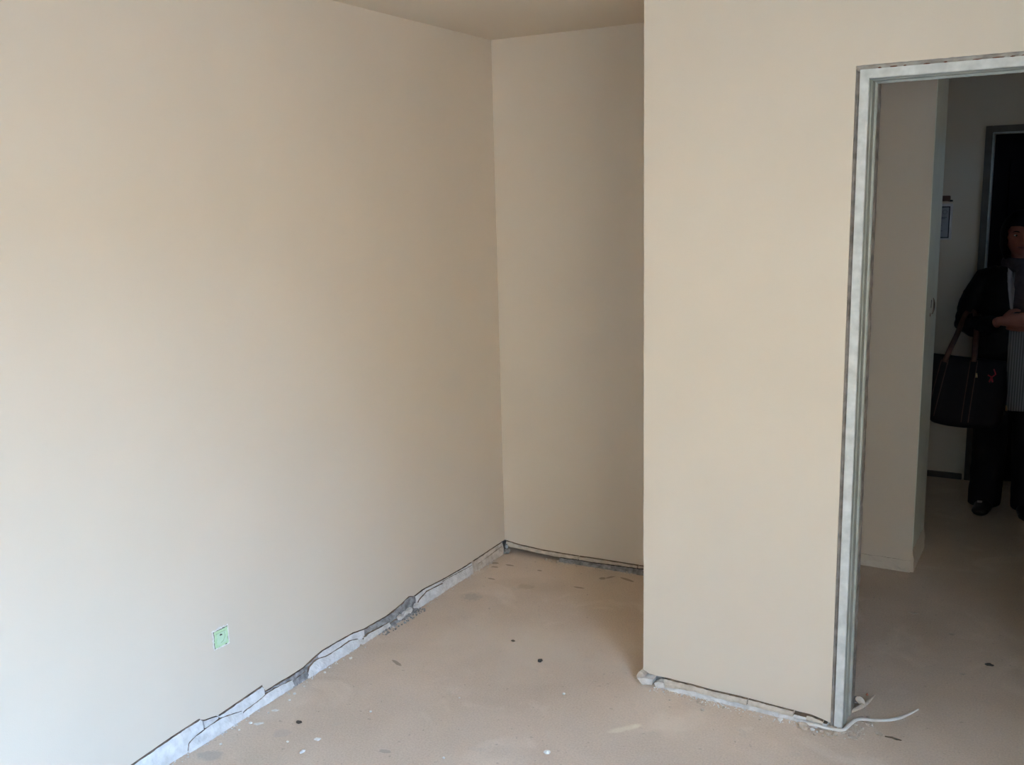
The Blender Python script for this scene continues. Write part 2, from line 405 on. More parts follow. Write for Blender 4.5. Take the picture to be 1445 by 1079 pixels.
add_box(bm, -.1, FX0, YF, YF + .15, 0, H); add_box(bm, FX1, XW, YF, YF + .15, 0, H); add_box(bm, FX0, FX1, YF, YF + .15, FZ, H)
tag(obj('wall_far', bm, M_wall), kind='structure')
tag(boxobj('light_block_behind_door', (FX0 - .12, FX1 + .12, YF + .15, YF + .25, 0, H), M_wall), kind='structure')  # unseen backing added to stop sky light leaking round the leaf
boxl = boxobj('baseboard_far', (0.2, FX0 - .012, YF - .014, YF + .005, 0.0, 0.036), M_darkframe, bevel=0.003); tag(boxl, kind='structure')

# outside: ground and the sunlit wall across the yard, lit by the sun and the sky
M_bounce = mat('ochre_bounce_wall', (0.76, 0.57, 0.385), 0.9, 0.1, 0.1, 2.0); M_out = mat('tan_facade', (0.58, 0.495, 0.395), 0.9, 0.1, 0.1, 2.0); M_grd = mat('pale_yard_paving', (0.43, 0.39, 0.335), 0.9, 0.1, 0.15, 3.0)
tag(boxobj('ground', (XW + .25, 40, -25, 25, -0.6, -0.35), M_grd), kind='structure')
tag(boxobj('wall_yard_outside', (12.0, 12.3, -14, 16, -0.35, 2.6), M_out), kind='structure')

tag(boxobj('wall_bounce_outside', (XW + .3, 12.0, -4.3, -4.0, -0.6, 3.75), M_bounce), kind='structure')  # unseen wing added to cut the low sky and bounce warm light indoors

# ------------------------------------------------------------------ steel door frame in the near doorway
door = empty('door_1', ((DX0 + DX1) / 2, YP, 0)); tag(door, kind='structure')
dx, dy = (DX0 + DX1) / 2, YP
PROF = [(0.0, .020), (0.0, 0.0), (.0245, 0.0), (.0265, .003), (.0265, .030), (.0295, .034), (.0295, .058), (.0265, .061), (.0265, .092), (.0325, .095), (.0325, .104), (.027, .106), (.027, .112), (0.0, .112)]
def prof_col(place):
    return [place(a, b) for a, b in PROF]
X0o, X1o, Zo = 1.785, 2.637, 2.0585
def frame_piece(name, ends):
    bm = bmesh.new(); L = len(PROF); secs = []
    n = 60 if name == 'jamb' else 40
    for i in range(n + 1):
        t = i / n; sec = []
        for a, b in PROF:
            p0, p1 = ends(a, b); p = Vector(p0).lerp(Vector(p1), t)
            sec.append(bm.verts.new(p - Vector((dx, dy, 0))))
        secs.append(sec)
    for A, B in zip(secs, secs[1:]):
        for k in range(L):
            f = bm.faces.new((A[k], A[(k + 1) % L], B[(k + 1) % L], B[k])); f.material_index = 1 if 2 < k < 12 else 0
    bm.faces.new(secs[0]); bm.faces.new(secs[-1])
    return obj(name, bm, [M_frame, M_rebate_shade], door)
# patchy primer: chalky white on the face, darker grey green in the rebate with its shade put into the colour, scuffed off low down
M_frame = mat('scuffed_primed_steel', (0.60, 0.61, 0.58), 0.5, 0.4, 0.0, 26, (0.44, 0.455, 0.43), bump=0.25, bscale=150, detail=7)
fn = M_frame.node_tree.nodes; fl = M_frame.node_tree.links
_rp = fn[M_frame['rp']]; _tc = [q for q in fn if q.type == 'TEX_COORD'][0]
_n2 = fn.new('ShaderNodeTexNoise'); _n2.inputs['Scale'].default_value = 90; _n2.inputs['Detail'].default_value = 6; _n2.inputs['Roughness'].default_value = 0.7
_mp = fn.new('ShaderNodeMapping'); _mp.inputs['Scale'].default_value = (1, 1, 0.35); fl.new(_tc.outputs['Object'], _mp.inputs[0]); fl.new(_mp.outputs[0], _n2.inputs['Vector'])
_r2 = fn.new('ShaderNodeValToRGB'); _r2.color_ramp.elements[0].position = 0.60; _r2.color_ramp.elements[0].color = (0, 0, 0, 1); _r2.color_ramp.elements[1].position = 0.66; _r2.color_ramp.elements[1].color = (.55, .55, .55, 1)
fl.new(_n2.outputs['Fac'], _r2.inputs[0])
_mx = fn.new('ShaderNodeMix'); _mx.data_type = 'RGBA'; fl.new(_r2.outputs[0], _mx.inputs['Factor']); fl.new(_rp.outputs[0], _mx.inputs['A']); _mx.inputs['B'].default_value = (0.66, 0.62, 0.55, 1)
fl.new(_mx.outputs['Result'], fn['Principled BSDF'].inputs['Base Color'])
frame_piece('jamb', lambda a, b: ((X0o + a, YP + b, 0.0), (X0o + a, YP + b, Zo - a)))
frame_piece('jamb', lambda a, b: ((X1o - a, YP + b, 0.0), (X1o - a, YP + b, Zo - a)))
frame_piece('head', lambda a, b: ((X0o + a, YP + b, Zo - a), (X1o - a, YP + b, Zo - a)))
def joint(name, x0, x1, z0, z1, mt, horizontal=False):
    bm = bmesh.new(); n = 90
    rows = []
    for i in range(n + 1):
        t = i / n
        if horizontal:
            x = x0 + (x1 - x0) * t
            j = 0.0012 * nn(x * 60, 1) + .0008 * nn(x * 160, 4)
            q = [(x, .008 + .003 * nn(x * 70, 0), z0 - .004), (x, .0035 + .002 * nn(x * 90, 3), z1 - .003 + j), (x, -.0012, z1 + j), (x, .02, z1 + j), (x, .03, z0 - .004)]
        else:
            z = z0 + (z1 - z0) * t; j = 0.0008 * nn(z * 60, x0) + .0006 * nn(z * 160, 4)
            q = [(x0 - .001, .003, z), (x0 + .003 + j, .008, z), (x0 + (x1 - x0) * .5 + j, .008 + .003 * nn(z * 50, 2), z), (x1 + .001, .010, z), (x1 + .001, .03, z), (x0 - .001, .03, z)]
        rows.append([bm.verts.new((a - dx, b, c)) for a, b, c in q])
    L = len(rows[0])
    for A, B in zip(rows, rows[1:]):
        for k in range(L): bm.faces.new((A[k], A[(k + 1) % L], B[(k + 1) % L], B[k]))
    bm.faces.new(rows[0]); bm.faces.new(rows[-1])
    return obj(name, bm, mt, door)
joint('joint_filler', DX0, X0o, 0, Zo + .002, M_groove)
joint('joint_filler', X1o, DX1, 0, Zo + .002, M_groove)
joint('joint_filler', DX0 + .002, DX1 - .002, Zo, DZ, M_fillerlight, True)
bm = bmesh.new()
for x, w in ((1.838, .006), (1.875, .012), (1.905, .005), (1.962, .011), (2.01, .006), (2.09, .015), (2.14, .02), (2.175, .009), (2.21, .018), (2.26, .01), (2.35, .016), (2.42, .012)):
    lump(bm, (x - dx, 0.0005, Zo + .001 + .001 * R.random()), 0.0022, R.random() * 9, flat=0.8, sx=w / .0025, sub=1)
obj('rust_spot', bm, M_rust, door)
bm = bmesh.new()                                   # rough reveal behind the steel, and its back edge, coloured dark for its shade
for xs, sg in ((1.8190, 1), (2.6030, -1)):
    rows = []
    for i in range(140):
        z = (Zo - .03) * i / 139
        j = .0018 * nn(z * 40, sg) + .0016 * nn(z * 110, sg + 3) + .002 * max(0, nn(z * 12, 6))
        q = [(xs - sg * .02, .1125), (xs - sg * .002 + sg * j, .1125), (xs + sg * j, .135), (xs - sg * .002 + sg * j, .160), (xs - sg * .02, .160)]
        rows.append([bm.verts.new((a - dx, b, z)) for a, b in q])
    for A, B in zip(rows, rows[1:]):
        for k in range(5): bm.faces.new((A[k], A[(k + 1) % 5], B[(k + 1) % 5], B[k]))
    bm.faces.new(rows[0]); bm.faces.new(rows[-1])
add_box(bm, X0o + .02 - dx, X1o - .02 - dx, .1125, .160, Zo - .027, Zo + .02)
obj('reveal', bm, M_groove, door)

# end of the passage wall: painted steel jamb with a strike hole
jb = boxobj('trim_1', (XH - .003, XH + .0035, YH + .004, YH + TH + .004, 0.10, 2.36), M_jamb, bevel=0.0012); tag(jb, kind='structure')
bm = bmesh.new()
pts = [(XH + .002, YH + .004, 0.0), (XH + .004, YH + .10, .0), (XH + .005, YH + TH, 0.0)]
strip('plaster_band', lambda s, t, z: (XH - t, s, z), YH + .004, YH + TH, lambda s: .11 + .012 * nn(s * 20, 6), lambda s: 0.0, .003, .010, [M_wall, M_crack], jb, rough=.004, seed=8.1)
bm.free()
bm = bmesh.new(); add_box(bm, XH + .0036, XH + .0046, YH + .164, YH + .176, 1.196, 1.232)
obj('strike_hole', bm, M_dark, jb)
bm = bmesh.new(); tube(bm, [(XH + .005, YH + .205 + .05 * math.cos(a), 1.202 + .036 * math.sin(a)) for a in [(-1.9 + 3.1 * i / 14) for i in range(15)]], [.001 + .0045 * math.sin(math.pi * min(1, i / 14)) for i in range(15)], seg=8)
obj('strike_ring', bm, M_crack, jb, True)
bm = bmesh.new(); lump(bm, (XH + .004, YH + .155, 1.166), .009, 2.2, sub=2)
for v in bm.verts: v.co.x = XH + .0036 + max(0, (v.co.x - XH - .0036)) * .2
obj('rust_spot', bm, M_rust, jb)

# far doorway: dark steel frame with a pale inner lip, dark door leaf shut in it
d2 = empty('door_2', ((FX0 + FX1) / 2, YF, 0)); tag(d2, kind='structure')
d2x = (FX0 + FX1) / 2
def fb(name, b, mt, bev=.002):
    return boxobj(name, (b[0] - d2x, b[1] - d2x, b[2] - YF, b[3] - YF, b[4], b[5]), mt, d2, bev)
fb('jamb', (FX0, FX0 + .036, YF - .012, YF + .10, 0, FZ), M_darkframe); fb('jamb', (FX1 - .036, FX1, YF - .012, YF + .10, 0, FZ), M_darkframe)
fb('head', (FX0 + .036, FX1 - .036, YF - .012, YF + .10, FZ - .036, FZ), M_darkframe)
fb('lip', (FX0 + .036, FX0 + .046, YF - .006, YF + .05, 0, FZ - .036), M_lipsteel); fb('lip', (FX0 + .046, FX1 - .036, YF - .006, YF + .05, FZ - .044, FZ - .036), M_lipsteel)
lf = fb('leaf', (FX0 + .048, FX1 - .05, YF + .052, YF + .092, 0.006, FZ - .046), M_black)
for i, (a, b) in enumerate(((.16, .92), (1.05, 1.88))):
    bm = bmesh.new()
    for q in (0, 1):
        x0 = FX0 + .13 + q * .345 - d2x
        add_box(bm, x0, x0 + .27, .046, .056, a, b)
    bmesh.ops.bevel(bm, geom=bm.edges[:], offset=.004, segments=1, affect='EDGES')
    obj('door_panel', bm, M_black, lf)

# ------------------------------------------------------------------ broken plaster along the foot of the walls
bl = empty('baseboard_left', (0, 2.5, 0)); tag(bl, kind='structure')
PLb = lambda s, t, z: (-t, s - 2.5, z)
topA = lambda s: interp(A_left, s) - 0.0022 - 0.002 * max(0, nn(s * 18, 3))
for a, b, mt in ((1.0, 1.969, M_cement), (1.976, 2.036, M_cement), (2.042, 2.247, M_cement), (2.253, 2.53, M_graycem), (2.53, 2.80, M_cement), (2.80, 3.145, M_graycem), (3.15, 3.36, M_cement), (3.36, 3.60, M_cement), (3.62, 3.88, M_beigestrip)):
    strip('mortar_strip', PLb, a, b, topA, lambda s: 0.0, .005, .010, [mt, M_crack], bl, rough=.0025 if mt is not M_graycem else .006, seed=a, bulge=.002)
pieces = [
 ([(1.898, .006), (1.905, .030), (1.921, .036), (1.967, .044), (2.046, .047), (2.133, .027)], M_cement, .013, .020),
 ([(2.131, .004), (2.139, .021), (2.203, .026), (2.259, .035), (2.329, .033), (2.379, .027)], M_cement, .013, .018),
 ([(2.372, .017), (2.412, .025), (2.451, .028), (2.462, .020)], M_graycem, .012, .018),
 ([(2.453, .010), (2.471, .036), (2.507, .048), (2.577, .037), (2.651, .038), (2.702, .041), (2.750, .030)], M_cement, .015, .022),
 ([(2.766, .012), (2.811, .026), (2.879, .022), (2.949, .019)], M_chalk, .017, .022),
 ([(2.960, .008), (3.022, .013), (3.100, .016), (3.142, .010)], M_graycem, .014, .024),
 ([(3.138, .015), (3.176, .037), (3.229, .050), (3.349, .042)], M_cement, .014, .018),
 ([(3.351, .050), (3.430, .047), (3.518, .043), (3.595, .04)], M_chalk, .010, .014),
 ([(3.640, .028), (3.762, .036), (3.876, .044)], M_beigestrip, .010, .014)]
for pl, mt, a, b in pieces:
    strip('plaster_piece', PLb, pl[0][0], pl[-1][0], lambda s, pl=pl: interp(pl, s), lambda s: 0.0, a, b, [mt, M_crack], bl, rough=.003, seed=pl[0][0] * 3, ds=.006)
for i, (y, z, r, sx) in enumerate(((2.762, .014, .010, 1.1), (2.79, .012, .009, 1.0), (2.822, .012, .010, 1.2), (3.02, .014, .012, 1.8), (3.055, .018, .011, 1.7), (3.085, .020, .012, 1.6), (3.128, .024, .011, 1.7))):
    bm = bmesh.new(); lump(bm, (.020, y - 2.5, z), r, 3.1 * i, sx=sx, rz=math.pi / 2); obj('plaster_lump', bm, M_chalk, bl)
bm = bmesh.new()
for i in range(150):
    y = 2.86 + .30 * R.random(); lump(bm, (.022 + .035 * R.random() ** 2, y - 2.5, .001), .0015 + .0035 * R.random(), i, sub=1)
tag(obj('grit', bm, M_graycem, bl), kind='stuff')
bm = bmesh.new()
for i in range(420):
    y = 1.5 + 2.3 * R.random(); lump(bm, (.014 + .028 * R.random() ** 2, y - 2.5, .0005), .001 + .0026 * R.random() ** 2, i, sub=1)
tag(obj('crumb_line', bm, M_cement, bl), kind='stuff')
# board left in the crack above the strip, near the camera
for a, b in ((1.30, 1.963), (2.043, 2.243)):
    strip('crack_edge', PLb, a, b, lambda s: interp(A_left, s) + .0012, lambda s: interp(A_left, s) - .0028, .0030, .0025, [M_crack, M_crack], bl, rough=.0006, seed=4, rows=2, cap_back=.01, bulge=0)

bb = empty('baseboard_back', (0, YB, 0)); tag(bb, kind='structure')
PBb = lambda s, t, z: (s, yb(s) + t - YB, z)
for a, b in ((.012, .40), (.405, .70), (.705, XE - .004)):
    strip('plaster_strip', PBb, a, b, lambda s: interp(BA, s) - .003 - .003 * max(0, nn(s * 25, 9)), lambda s: interp(BM, s) + .0015 * nn(s * 60, 2), .005, .007, [M_beigestrip, M_crack], bb, rough=.002, seed=a, ds=.006, cap_back=.016)
strip('cement_bed', PBb, .30, XE - .004, lambda s: interp(BM, s) - .006, lambda s: 0.0, -.004, .016, [M_graycem, M_dark], bb, rough=.006, seed=2.7, cap_back=.06)  # near-black top paints in the shade of the slot under the strip
bm = bmesh.new(); lump(bm, (.016, -.012, .036), .011, 6); lump(bm, (.028, -.022, .016), .016, 8, flat=.8); lump(bm, (.012, -.03, .010), .012, 3)
obj('plaster_lump', bm, M_graycem, bb)
bm = bmesh.new()
for i in range(110):
    x = .22 + .85 * R.random(); lump(bm, (x, KB * x - .018 - .022 * R.random() ** 2, .001), .0012 + .003 * R.random() ** 2, i, sub=1)
for x in (.24, .262, .30, .655): lump(bm, (x, KB * x - .022, .004), .006, x * 9, sub=2)
tag(obj('crumb_line', bm, M_tan, bb), kind='stuff')

bp = empty('baseboard_door', (1.45, YP, 0)); tag(bp, kind='structure')
PPb = lambda s, t, z: (s - 1.45, t, z)
PM = [(1.1, .0), (1.199, .002), (1.252, .012), (1.302, .0145), (1.361, .0135), (1.437, .0115), (1.511, .012), (1.584, .010), (1.655, .010), (1.715, .011), (1.78, .008)]
for a, b, pt, pb in ((1.200, 1.50, .010, .016), (1.503, 1.655, .008, .013), (1.700, 1.752, .012, .020)):
    strip('plaster_strip', PPb, a, b, lambda s: interp(PA, s) - .0012, lambda s: interp(PM, s) + .002 * nn(s * 40, 5), pt, pb, [M_beigestrip, M_crack], bp, rough=.0025, seed=a * 2, ds=.006, cap_back=.016)
strip('plaster_strip', PPb, 1.658, 1.70, lambda s: .018, lambda s: 0.008, .012, .016, [M_cement, M_crack], bp, rough=.002, seed=5.1, ds=.005)
strip('mortar_strip', PPb, 1.185, 1.50, lambda s: interp(PM, s) + .001, lambda s: 0.0, .009, .022, [M_cement, M_crack], bp, rough=.005, seed=2.2, ds=.006)
strip('mortar_strip', PPb, 1.50, 1.765, lambda s: interp(PM, s) + .002 + .005 * max(0, nn(s * 20, 3)), lambda s: 0.0, .008, .021, [M_cement, M_crack], bp, rough=.005, seed=6.2, ds=.006)
def slab(name, outline, y0, y1, mt, parent, off, seed=0):
    """Thin broken slab: outline in (x, z), with thickness y0..y1 and a roughened face."""
    bm = bmesh.new(); n = 4; ol = []
    for (a, b) in zip(outline, outline[1:] + outline[:1]):
        for k in range(n):
            t = k / n; x = a[0] + (b[0] - a[0]) * t; z = a[1] + (b[1] - a[1]) * t
            ol.append((x + .0012 * nn(x * 300, z * 300, seed), z + .0012 * nn(x * 300, z * 300, seed + 4)))
    fr = [bm.verts.new((x - off[0], y0 + .002 * nn(x * 120, z * 120, seed) - off[1], z)) for x, z in ol]
    bk = [bm.verts.new((x - off[0], y1 - off[1], z)) for x, z in ol]
    cx = sum(p[0] for p in ol) / len(ol); cz = sum(p[1] for p in ol) / len(ol)
    cv = bm.verts.new((cx - off[0], y0 - .004 - off[1], cz))
    L = len(ol)
    for k in range(L):
        bm.faces.new((fr[k], fr[(k + 1) % L], cv)); bm.faces.new((fr[k], fr[(k + 1) % L], bk[(k + 1) % L], bk[k]))
    bm.faces.new(bk)
    return obj(name, bm, mt, parent)
o2 = (1.45, YP)
slab('plaster_lump', [(1.099, .026), (1.106, .042), (1.114, .047), (1.124, .038), (1.130, .030), (1.118, .018), (1.101, .012)], -.018 + YP, YP + .012, M_tan, bp, o2, 1)
slab('plaster_lump', [(1.106, .020), (1.134, .027), (1.164, .028), (1.161, .008), (1.138, .004), (1.122, .0)], -.026 + YP, YP + .01, M_chalk, bp, o2, 2)
slab('plaster_lump', [(1.168, .014), (1.182, .024), (1.203, .023), (1.205, .006), (1.186, .0), (1.175, .0)], -.022 + YP, YP + .005, M_chalk, bp, o2, 3)
bm = bmesh.new()
for i in range(260):
    x = 1.16 + .60 * R.random(); lump(bm, (x - 1.45, -.020 - .040 * R.random() ** 2, .0005), .001 + .003 * R.random() ** 2, i, sub=1)
tag(obj('crumb_line', bm, M_cement, bp), kind='stuff')
bm = bmesh.new()
for i in range(120):
    x = 1.73 + .15 * R.random(); y = YP - .03 + (.13 * R.random() if x > 1.835 else .03 * R.random())
    lump(bm, (x - 1.45, y - YP, .0008), .0015 + .0045 * R.random() ** 2, i + 300, sub=1)
tag(obj('rubble', bm, M_tan, bp), kind='stuff')

# ------------------------------------------------------------------ socket box in the left wall
SX = empty('socket_box', (0.0, 2.078, 0.284)); tag(SX, 'square socket box plugged with pale green paper low on the left wall', 'socket box')
def on_wall(name, outline, x0, x1, mt, jig=0.0, seed=0, inner=None):
    bm = bmesh.new(); ol = []
    for (a, b) in zip(outline, outline[1:] + outline[:1]):
        for k in range(10):
            t = k / 10; y = a[0] + (b[0] - a[0]) * t; z = a[1] + (b[1] - a[1]) * t
            ol.append((y + jig * nn(y * 260, z * 260, seed), z + jig * nn(y * 260, z * 260, seed + 7)))
    L = len(ol)
    f0 = [bm.verts.new((x1, y, z)) for y, z in ol]; b0 = [bm.verts.new((x0, y, z)) for y, z in ol]
    for k in range(L): bm.faces.new((f0[k], f0[(k + 1) % L], b0[(k + 1) % L], b0[k]))
    if inner:
        i0 = [bm.verts.new((x1, y * inner, .033 + (z - .033) * inner)) for y, z in ol]
        j0 = [bm.verts.new((x0, y * inner, .033 + (z - .033) * inner)) for y, z in ol]
        for k in range(L):
            bm.faces.new((f0[k], f0[(k + 1) % L], i0[(k + 1) % L], i0[k])); bm.faces.new((i0[k], i0[(k + 1) % L], j0[(k + 1) % L], j0[k])); bm.faces.new((b0[k], b0[(k + 1) % L], j0[(k + 1) % L], j0[k]))
    else:
        bm.faces.new(f0); bm.faces.new(b0[::-1])
    return obj(name, bm, mt, SX)
def sq(h, c=.033): return [(-h, c - h), (h, c - h), (h, c + h), (-h, c + h)]
on_wall('plaster_rim', sq(.0345), .0002, .0022, M_white, .006, 1)
on_wall('gap', sq(.030), .0018, .0028, M_pebble, .003, 2)
on_wall('green_border', sq(.0285), .002, .0048, M_green, .0035, 3)
on_wall('green_sheet', sq(.0195), .003, .0040 + .0025, M_green2, .0015, 5)
on_wall('crease', [(-.0215, .0515), (.019, .0525), (.019, .0540), (-.0215, .0535)], .003, .0056, M_greenline, .0008, 6)
bm = bmesh.new(); tube(bm, [(.0065, -.008, .045), (.0068, -.003, .046), (.0066, .002, .0435)], [.0016, .0030, .0012], seg=8); obj('hole', bm, M_pebble, SX)
bm = bmesh.new()
tube(bm, [(.0066, .012, .050), (.0070, .0135, .036), (.0070, .006, .022), (.0066, -.006, .018)], .0011, seg=6); obj('fold_line', bm, M_greenline, SX)

# ------------------------------------------------------------------ notice and small block on the far wall
nt = empty('framed_notice', (1.636, YF, 1.431)); tag(nt, 'white framed printed notice on the dark far wall, half hidden by the wall end', 'notice')
boxobj('picture_frame', (-.076, .077, -.016, 0, 0, .208), mat('white_frame', (.62, .60, .60), .5, .4, .1, 20), nt, .002)
boxobj('border', (-.064, .065, -.018, -.015, .010, .192), mat('black_border', (.02, .018, .025), .5, .3, .1, 20), nt)
M_paper = mat('grey_print_paper', (.33, .33, .36), .6, .3, .1, 12)
boxobj('paper', (-.058, .059, -.0195, -.017, .016, .186), M_paper, nt)
M_ink = mat('faded_ink', (.13, .13, .15), .7, .2, .1, 20)
bm = bmesh.new()
for i, (z, w) in enumerate(((.166, .030), (.160, .022), (.128, .100), (.121, .092), (.098, .060), (.082, .075), (.066, .070), (.050, .080), (.034, .050))):
    add_box(bm, -.05, -.05 + w, -.0202, -.0194, z, z + .0035)
tube(bm, [(.038 + .011 * math.cos(a), -.0199, .160 + .012 * math.sin(a)) for a in [2 * math.pi * k / 12 for k in range(13)]], .0012, seg=5)
tag(obj('print', bm, M_ink, nt), kind='stuff')
boxobj('tape', (.066, .071, -.0175, -.0158, .072, .14), mat('pale_tape', (.75, .74, .74), .3, .6, .05, 20), nt)
bk = empty('wall_block', (1.655, YF, 1.648)); tag(bk, 'small reddish brown wood block above the white framed notice', 'wood block')
boxobj('block', (-.05, .043, -.03, 0, .004, .036), mat('reddish_wood', (.13, .060, .040), .6, .3, .3, 18), bk, .003)
bm = bmesh.new(); tube(bm, [(.03, -.012, .007), (.045, -.014, .007), (.057, -.012, .006)], [.004, .006, .004], seg=10); obj('peg', bm, M_dark, bk)

# ------------------------------------------------------------------ cable and debris by the frame
cp = [(1.700, 3.0 - .03, .006), (1.728, 2.974, .010), (1.761, 2.976, .007), (1.780, 2.982, .005), (1.815, 2.992, .005), (1.826, 3.025, .006), (1.840, 3.068, .008), (1.858, 3.087, .007), (1.890, 3.101, .005), (1.930, 3.122, .005), (1.960, 3.151, .005), (1.982, 3.186, .005), (2.010, 3.236, .008)]
def catmull(p, n=6):
    o = []; q = [p[0]] + p + [p[-1]]
    for i in range(1, len(q) - 2):
        for k in range(n):
            t = k / n; a, b, c, d = (Vector(x) for x in q[i - 1:i + 3])
            o.append(.5 * (2 * b + (c - a) * t + (2 * a - 5 * b + 4 * c - d) * t * t + (3 * b - a - 3 * c + d) * t ** 3))
    o.append(Vector(p[-1])); return o
cpp = catmull(cp); N = len(cpp)
bm = bmesh.new(); tube(bm, cpp, [((.0070 if i < N * .85 else .0070 - .0042 * (i / N - .85) / .15), .0042 if i < N * .85 else .003) for i in range(N)], seg=10, up=(0, 0, 1))
tag(obj('flat_cable', bm, M_cable, None, True), 'dusty white flat cable curling from under the steel door frame', 'cable')
sc_ = empty('plaster_shard', (1.845, 3.165, 0)); tag(sc_, 'pale leaf shaped shard leaning on a stick beside the door frame foot', 'debris')
bm = bmesh.new()
V = []
for i in range(9):
    t = i / 8; w = .011 * math.sin(math.pi * (0.08 + .9 * t)) ** .8
    c = Vector((-.026 + .036 * t, .012 - .010 * t, .030 - .018 * t + .004 * math.sin(3 * t)))
    V.append([bm.verts.new(c + Vector((.35 * w, .3 * w, w))), bm.verts.new(c + Vector((0, -.0035, 0))), bm.verts.new(c - Vector((.35 * w, .3 * w, w))), bm.verts.new(c + Vector((.002, .003, 0)))])
for a, b in zip(V, V[1:]):
    for k in range(4): bm.faces.new((a[k], a[(k + 1) % 4], b[(k + 1) % 4], b[k]))
bm.faces.new(V[0]); bm.faces.new(V[-1])
obj('leaf_shard', bm, M_tan, sc_)
bm = bmesh.new(); tube(bm, [(-.03, -.04, .004), (-.004, -.006, .012), (.012, .03, .016), (.026, .062, .028)], [.005, .008, .006, .0025], seg=8); obj('stick', bm, M_tan, sc_, True)
bm = bmesh.new(); lump(bm, (.004, .052, .030), .0045, 3, sub=2); obj('brick_chip', bm, mat('brick_red', (.30, .12, .07), .9, .1, .3, 60), sc_)
bm = bmesh.new(); lump(bm, (-.028, .03, .012), .013, 5, flat=.9); obj('dark_crumb', bm, M_graycem, sc_)

# crumbs and flakes: every one its own object
def crumb(name, x, y, r, mt, label, cat='crumb', group=None, flat=.6, sx=1.0, rz=0.0, z=None):
    bm = bmesh.new(); lump(bm, (0, 0, 0), r, R.random() * 30, flat=flat, sx=sx, rz=rz)
    zm = min(v.co.z for v in bm.verts)
    o = obj(name, bm, mt); o.location = (x, y, -zm - .0005)
    return tag(o, label, cat, group)
gw = 'white crumbs beside the left wall'
for x, y, r in ((.055, 2.342, .006), (.07, 2.30, .005), (.045, 2.515, .005), (.062, 2.121, .006), (.059, 2.649, .0065), (.058, 2.073, .004), (.05, 2.40, .004), (.07, 1.98, .0045), (.066, 2.20, .0035), (.048, 2.75, .0035)):
    crumb('plaster_crumb', x, y, r, M_white, 'small white plaster crumb on the floor close along the left wall', 'crumb', gw)
crumb('plaster_flake', .074, 2.224, .007, M_white, 'thin pale flake by the left wall, the one nearer the alcove', 'flake', None, .22, 1.9, .5)
crumb('plaster_flake', .088, 2.134, .008, M_white, 'longest thin pale flake by the left wall, nearest the camera', 'flake', None, .2, 2.2, .8)
crumb('plaster_flake', .331, 2.152, .008, M_white, 'white flake with dark edge out on the floor, farthest from left wall', 'flake', None, .4, 1.5, .3)
crumb('plaster_flake', .337, 2.074, .007, M_white, 'curled tan white flake out on the floor, nearest the bottom edge', 'flake', None, .5, 1.7, 1.4)
go = 'tiny white crumbs out on the open floor'
for x, y, r in ((.254, 2.094, .0045), (.375, 2.372, .0045), (.595, 2.593, .0035), (.756, 2.257, .0045), (.907, 2.787, .0055)):
    crumb('plaster_crumb', x, y, r, M_white, 'tiny white plaster crumb lying alone on the open cement floor', 'crumb', go)
crumb('plaster_crumb', 1.031, 2.431, .0085, M_white, 'brightest white plaster chip alone at bottom centre of the floor', 'crumb', None, .7, 1.2, .4)
crumb('stone_chip', .718, 2.96, .009, M_pebble, 'round dark pebble alone in the middle of the floor', 'pebble', None, .7)
crumb('stone_chip', .206, 2.20, .008, M_pebble, 'dull dark grit lump on the floor among the pale flakes', 'pebble', None, .5, 1.3)
crumb('stone_chip', .537, 3.068, .006, M_pebble, 'small dark grit speck on the floor left of the round dark pebble', 'pebble', None, .5, 1.4)
crumb('plaster_chunk', 1.702, 2.95, .014, M_tan, 'largest tan plaster chunk on the floor below the short wall end by the frame', 'crumb', None, .7, 1.2, .3)
crumb('plaster_crumb', 1.728, 2.955, .007, M_white, 'white crumb right beside the largest tan chunk', 'crumb')
crumb('plaster_crumb', 1.621, 2.962, .008, M_white, 'white angular crumb against the mortar strip left of the tan chunk', 'crumb')
crumb('plaster_flake', 1.852, 2.965, .010, M_tan, 'flat tan flake on the floor in front of the steel door frame', 'flake', None, .25, 1.6, -.2)
crumb('plaster_flake', 1.92, 3.027, .009, M_tan, 'flat tan flake right of the door frame, next to the dark twig', 'flake', None, .3, 1.6, -.2)
crumb('plaster_flake', 1.885, 3.068, .010, M_tan, 'pale flake tucked just under the white cable', 'flake', None, .4, 1.5, -.6)
gt = 'tan crumbs by the foot of the door frame'
for x, y, r in ((1.777, 2.95, .010), (1.755, 2.955, .007), (1.79, 2.945, .006), (1.80, 2.958, .007), (1.83, 2.95, .004), (1.868, 3.03, .006), (1.852, 3.10, .008), (1.872, 3.115, .006), (1.845, 3.05, .006), (1.74, 2.93, .005), (1.765, 2.935, .005)):
    crumb('plaster_crumb', x, y, r, M_tan, 'tan plaster crumb scattered around the foot of the steel door frame', 'crumb', gt)
gp = 'pale crumbs before the pillar strip'
for x, y, r in ((1.43, 2.955, .006), (1.373, 2.907, .007), (1.345, 2.951, .008), (1.36, 2.945, .005), (1.50, 2.93, .004), (1.56, 2.94, .004), (1.25, 2.92, .004)):
    crumb('plaster_crumb', x, y, r, M_tan, 'pale tan plaster crumb on the floor before the mortar strip of the pillar', 'crumb', gp)
gh = 'pale chips on the passage floor'
for x, y, r in ((1.88, 4.047, .010), (2.04, 3.908, .008), (2.111, 3.581, .006)):
    crumb('plaster_flake', x, y, r, M_tan, 'faint pale flake on the dark passage floor beyond the doorway', 'flake', gh, .3, 1.8, .2)
crumb('stone_chip', 2.188, 3.697, .009, M_pebble, 'dark grit lump on the passage floor beyond the doorway', 'pebble', None, .4, 1.6)
bm = bmesh.new(); tube(bm, [(0, 0, .003), (.02, .0, .005), (.035, -.002, .004), (.05, .0, .003)], [.0015, .0025, .003, .0012], seg=7)
